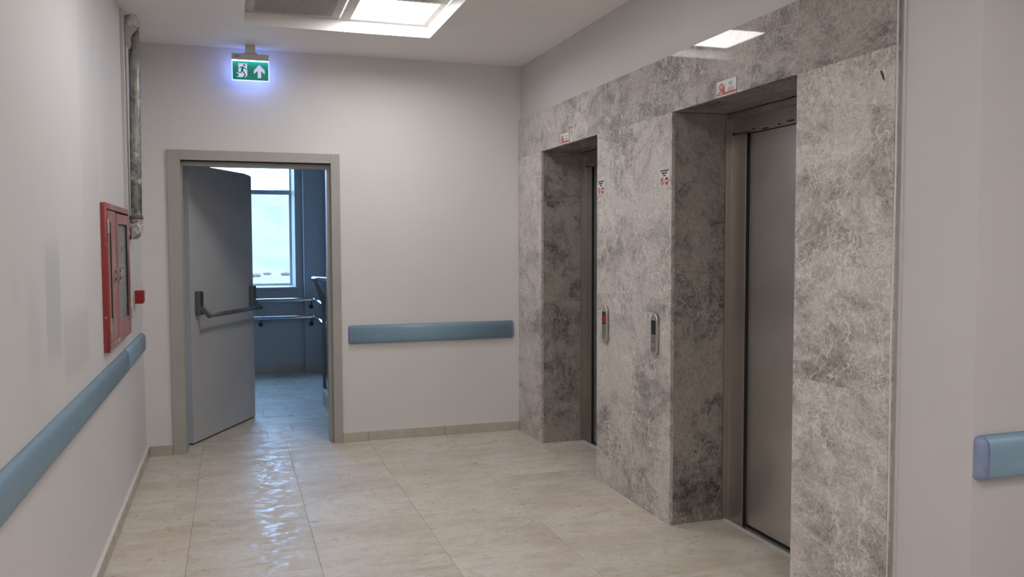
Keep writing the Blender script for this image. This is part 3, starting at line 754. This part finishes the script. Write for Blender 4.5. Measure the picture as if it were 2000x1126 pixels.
def sign_polys(name, polys, mat, dy):
    b = bmesh.new()
    for p in polys: prism(b, [sp(*q) for q in p], (0, -.004-dy, 0), (1,0,0), (0,0,1), .0006)
    return obj(name, b, mat, sg)
def st(a, b, w_): return stroke(a, b, w_)
sign_polys('doorway_mark', [[(290,497),(482,505),(482,690),(290,690)], [(290,690),(482,690),(482,780),(432,822),(416,818),(452,772),(440,760),(385,812),(255,806),(296,768),(288,735)], [(250,712),(270,690),(300,690),(300,730),(262,732)]], M_signwhite, .0003)
sign_polys('running_figure', [circ(418, 541, 22, 16), [(345,570),(412,574),(402,612),(388,662),(345,652),(362,596)], st((352,574),(312,612),20), st((404,590),(436,622),20), st((430,622),(486,632),16),
    st((365,640),(352,708),26), st((362,706),(270,702),20), st((372,650),(440,765),26), st((448,762),(400,792),16), [(380,812),(400,785),(420,800),(414,822)]], M_greenman, .0010)
sign_polys('arrow_mark', [[(748,532),(868,664),(868,752),(787,672),(787,836),(712,832),(712,668),(628,742),(628,660)]], M_signwhite, .0003)

# ---------------------------------------------------------------- stairwell shell
YW = 10.70
bm = bmesh.new()
for a in ((-1.8, -.62, 0, 3.4), (.74, 2.5, 0, 3.4), (-.62, .74, 0, 1.02), (-.62, .74, 2.95, 3.4)): bx(bm, a[0], a[1], YW, YW+.22, a[2], a[3])
bx(bm, .828, 1.3, YW-.085, YW, 0, 3.4, .010, 2)
struct('wall_stairwell_back', bm, M_stairwall, 'stairwell end wall with the window and a shallow pilaster')
struct('wall_stairwell_left', box(-1.8, -1.6, 6.95, YW, 0, 3.4), M_stairwall, 'left stairwell wall hidden by the door')
bm = box(1.10, 1.3, 8.55, YW, 0, 3.4); bx(bm, 2.3, 2.5, 6.95, 8.6, 0, 3.4); bx(bm, 1.3, 2.5, 8.42, 8.62, 0, 3.4)
struct('wall_stairwell_right', bm, M_stairwall, 'right stairwell wall')
struct('wall_stairwell_front', box(-1.8, -.62, 6.75, 6.95, 0, 3.4), M_stairwall, 'stairwell side of the end wall')
struct('ceiling_stairwell', box(-1.8, 2.5, 6.95, YW+.2, 3.4, 3.5), M_stairwall, 'stairwell ceiling')
bm = box(XL-.2, 2.5, 6.90, 6.95, 3.1, 3.45); struct('wall_stairwell_upper', bm, M_stairwall, 'strip of wall above the doorway on the stair side')
skirt('baseboard_stairwell', 'x', YW-.012, .012, [(-1.2,-.6),(-.6,0),(0,.45),(.45,.822)], .08, 'stone skirting under the stairwell window')
skirt('baseboard_pilaster', 'x', YW-.097, .012, [(.822, 1.10)], .08, 'stone skirting at the foot of the pilaster')

win = thing('window_1', 'bright stairwell window with a crossbar above a pale view', None, kind='structure')
wy = YW+.17
b = prism(bmesh.new(), [(.700,wy-.01),(.735,YW+.001),(.742,YW+.001),(.742,wy+.03),(.700,wy+.03)], (0,0,1.03), (1,0,0), (0,1,0), 1.93)
prism(b, [(-.58,wy-.01),(-.615,YW+.001),(-.625,YW+.001),(-.625,wy+.03),(-.58,wy+.03)][::-1], (0,0,1.03), (1,0,0), (0,1,0), 1.93)
obj('window_reveal', b, M_white, win)
b = bmesh.new()
bx(b, .686, .702, wy-.02, wy+.03, 1.055, 2.95, .002, 1); bx(b, -.582, -.566, wy-.02, wy+.03, 1.055, 2.95, .002, 1)
bx(b, -.566, .686, wy-.02, wy+.03, 1.045, 1.068, .002, 1); bx(b, -.566, .686, wy-.02, wy+.03, 2.91, 2.95, .003, 1)
obj('window_frame', b, M_winframe, win)
obj('crossbar', box(-.57, .686, wy-.018, wy+.03, 2.160, 2.214, .003, 1), M_winframe, win)
b = bmesh.new()
bx(b, .678, .686, wy-.008, wy+.02, 1.068, 2.160); bx(b, -.566, -.558, wy-.008, wy+.02, 1.068, 2.160); bx(b, -.558, .678, wy-.008, wy+.02, 1.068, 1.076)
obj('sash', b, M_winframe, win)
obj('pane', box(-.57, .69, wy+.01, wy+.016, 1.068, 2.17), M_glass, win); obj('pane', box(-.57, .69, wy+.01, wy+.016, 2.205, 2.91), M_glass, win)
b = box(-.66, .765, YW-.02, YW, 1.012, 1.036, .003, 1); prism(b, [(YW-.01,1.020),(wy+.03,1.020),(wy+.03,1.056),(YW-.01,1.034)], (-.62,0,0), (0,1,0), (0,0,1), 1.36)
obj('window_sill', b, M_white, win)

def handrail(z, label):
    t = thing('wall_handrail', label, 'handrail', (0, YW, z), group=None)
    yy = -.165; P = [(-.9, yy, 0), (.90, yy, 0)] + [(.90+.06*math.sin(a), yy-.06*(1-math.cos(a)), 0) for a in [math.radians(k*15) for k in range(1, 7)]] + [(.96, -2.0, 0)]
    obj('tube', tube(bmesh.new(), P, .026, 16), M_chrome, t)
    for x, y0 in ((-.55, 0), (.315, 0), (.905, -.085)):
        br = obj('bracket', tube(bmesh.new(), [(x, yy, -.018), (x, yy, -.060), (x, yy+.02, -.085), (x, y0-.004, -.088)], .007, 10), M_darkmetal, t)
        obj('wall_flange', tube(bmesh.new(), [(x, y0-.014, -.088), (x, y0, -.088)], .027, 18), M_darkmetal, br)
    return t
handrail(.885, 'upper steel handrail tube under the stairwell window')
handrail(.675, 'lower steel handrail tube under the stairwell window')

# first steps of the flight to the right, and its balustrade
stt = thing('stair_flight', 'pale stone stair flight starting just right of the doorway in the stairwell', 'stairs', (0,0,0))
for k in range(4):
    x0 = .815+.30*k
    ye = 8.396 if k == 0 else 8.25
    obj('riser', box(x0, 2.28, 7.05, ye, .17*k, .17*(k+1)-.028), M_skirt, stt)
    obj('tread', box(x0-.012, min(x0+.33, 2.28) if k else 2.28, 7.05, ye+.004, .17*(k+1)-.028, .17*(k+1)+.004, .003, 1), M_tile, stt)
bal = thing('stair_balustrade', 'dark steel balustrade post with a bright handrail end beside the steps', 'balustrade', (.825, 8.33, .176))
obj('post', box(-.014, .016, -.030, .004, 0, .80, .002, 1), M_hard, bal)
obj('flared_head', prism(bmesh.new(), [(-.014,.79),(.016,.79),(.030,.86),(-.062,1.025),(-.085,1.025)], (0,-.006,0), (1,0,0), (0,0,1), .008), M_hard, bal)
obj('handrail', tube(bmesh.new(), [(-.098,-.01,1.050),(-.092,-.02,1.050),(-.04,-.15,1.050),(.02,-.30,1.050),(.06,-.36,1.07)], [.010,.0215,.0215,.0215,.0215], 16), M_chrome, bal)
obj('rising_tube', tube(bmesh.new(), [(.02,-.02,1.04),(.022,-.02,1.10),(.035,-.02,1.15),(.06,-.02,1.17),(.30,-.02,1.29)], .007, 10), M_chrome, bal)
obj('infill_panel', box(.030, .60, -.020, -.012, .03, .80), plain('infill_sheet', (.35,.42,.48), .3), bal)
obj('fixing_stud', tube(bmesh.new(), [(.016,-.03,.80),(.03,-.04,.80)], .012, 12), M_chrome, bal)

# ---------------------------------------------------------------- outside
bm = bmesh.new(); N, K = 70, 36
grid = []
for j in range(K+1):
    y = 330 + 1300*(j/K)**1.5; row = []; e = min(1, (y-330)/200)
    for i in range(N+1):
        x = (i/N-.5)*2600
        h = -9 + (y-330)*.050 + e*(14*math.sin(x*.011+1) + 8*math.sin(x*.03+y*.02) + 14*math.sin(y*.012+x*.004))
        row.append(bm.verts.new((x, y, h)))
    grid.append(row)
for j in range(K):
    for i in range(N): bm.faces.new((grid[j][i], grid[j][i+1], grid[j+1][i+1], grid[j+1][i])).smooth = True
struct('hillside', bm, M_hill, 'pale hazy hillside seen through the stairwell window')
struct('ground_outside', box(-900, 900, 11.5, 345, -9.4, -9.0), M_field, 'pale open field below the window')
for i in range(9):
    rnd = random.Random(50+i); x = -14+i*5.2+rnd.uniform(-.4,.4); y = 300+rnd.uniform(-12, 12); s = rnd.uniform(.55, .95)
    tr = thing('distant_tree', 'hazy low tree in the distance through the window, one of a faint row', 'tree', (x, y, -9), group='distant trees through the window')
    b = bmesh.new(); bmesh.ops.create_icosphere(b, subdivisions=3, radius=1)
    for v in b.verts:
        n = .10*math.sin(v.co.x*7+i)*math.cos(v.co.y*6)+.08*math.sin(v.co.z*9+i*2); v.co = v.co*(1+n); v.co.x *= s*2.6; v.co.y *= s; v.co.z = v.co.z*s*.9+.75*s
    obj('crown', b, M_leaf, tr); obj('trunk', tube(bmesh.new(), [(0,0,0),(.05,0,1.5*s)], .12, 8), M_leaf, tr)
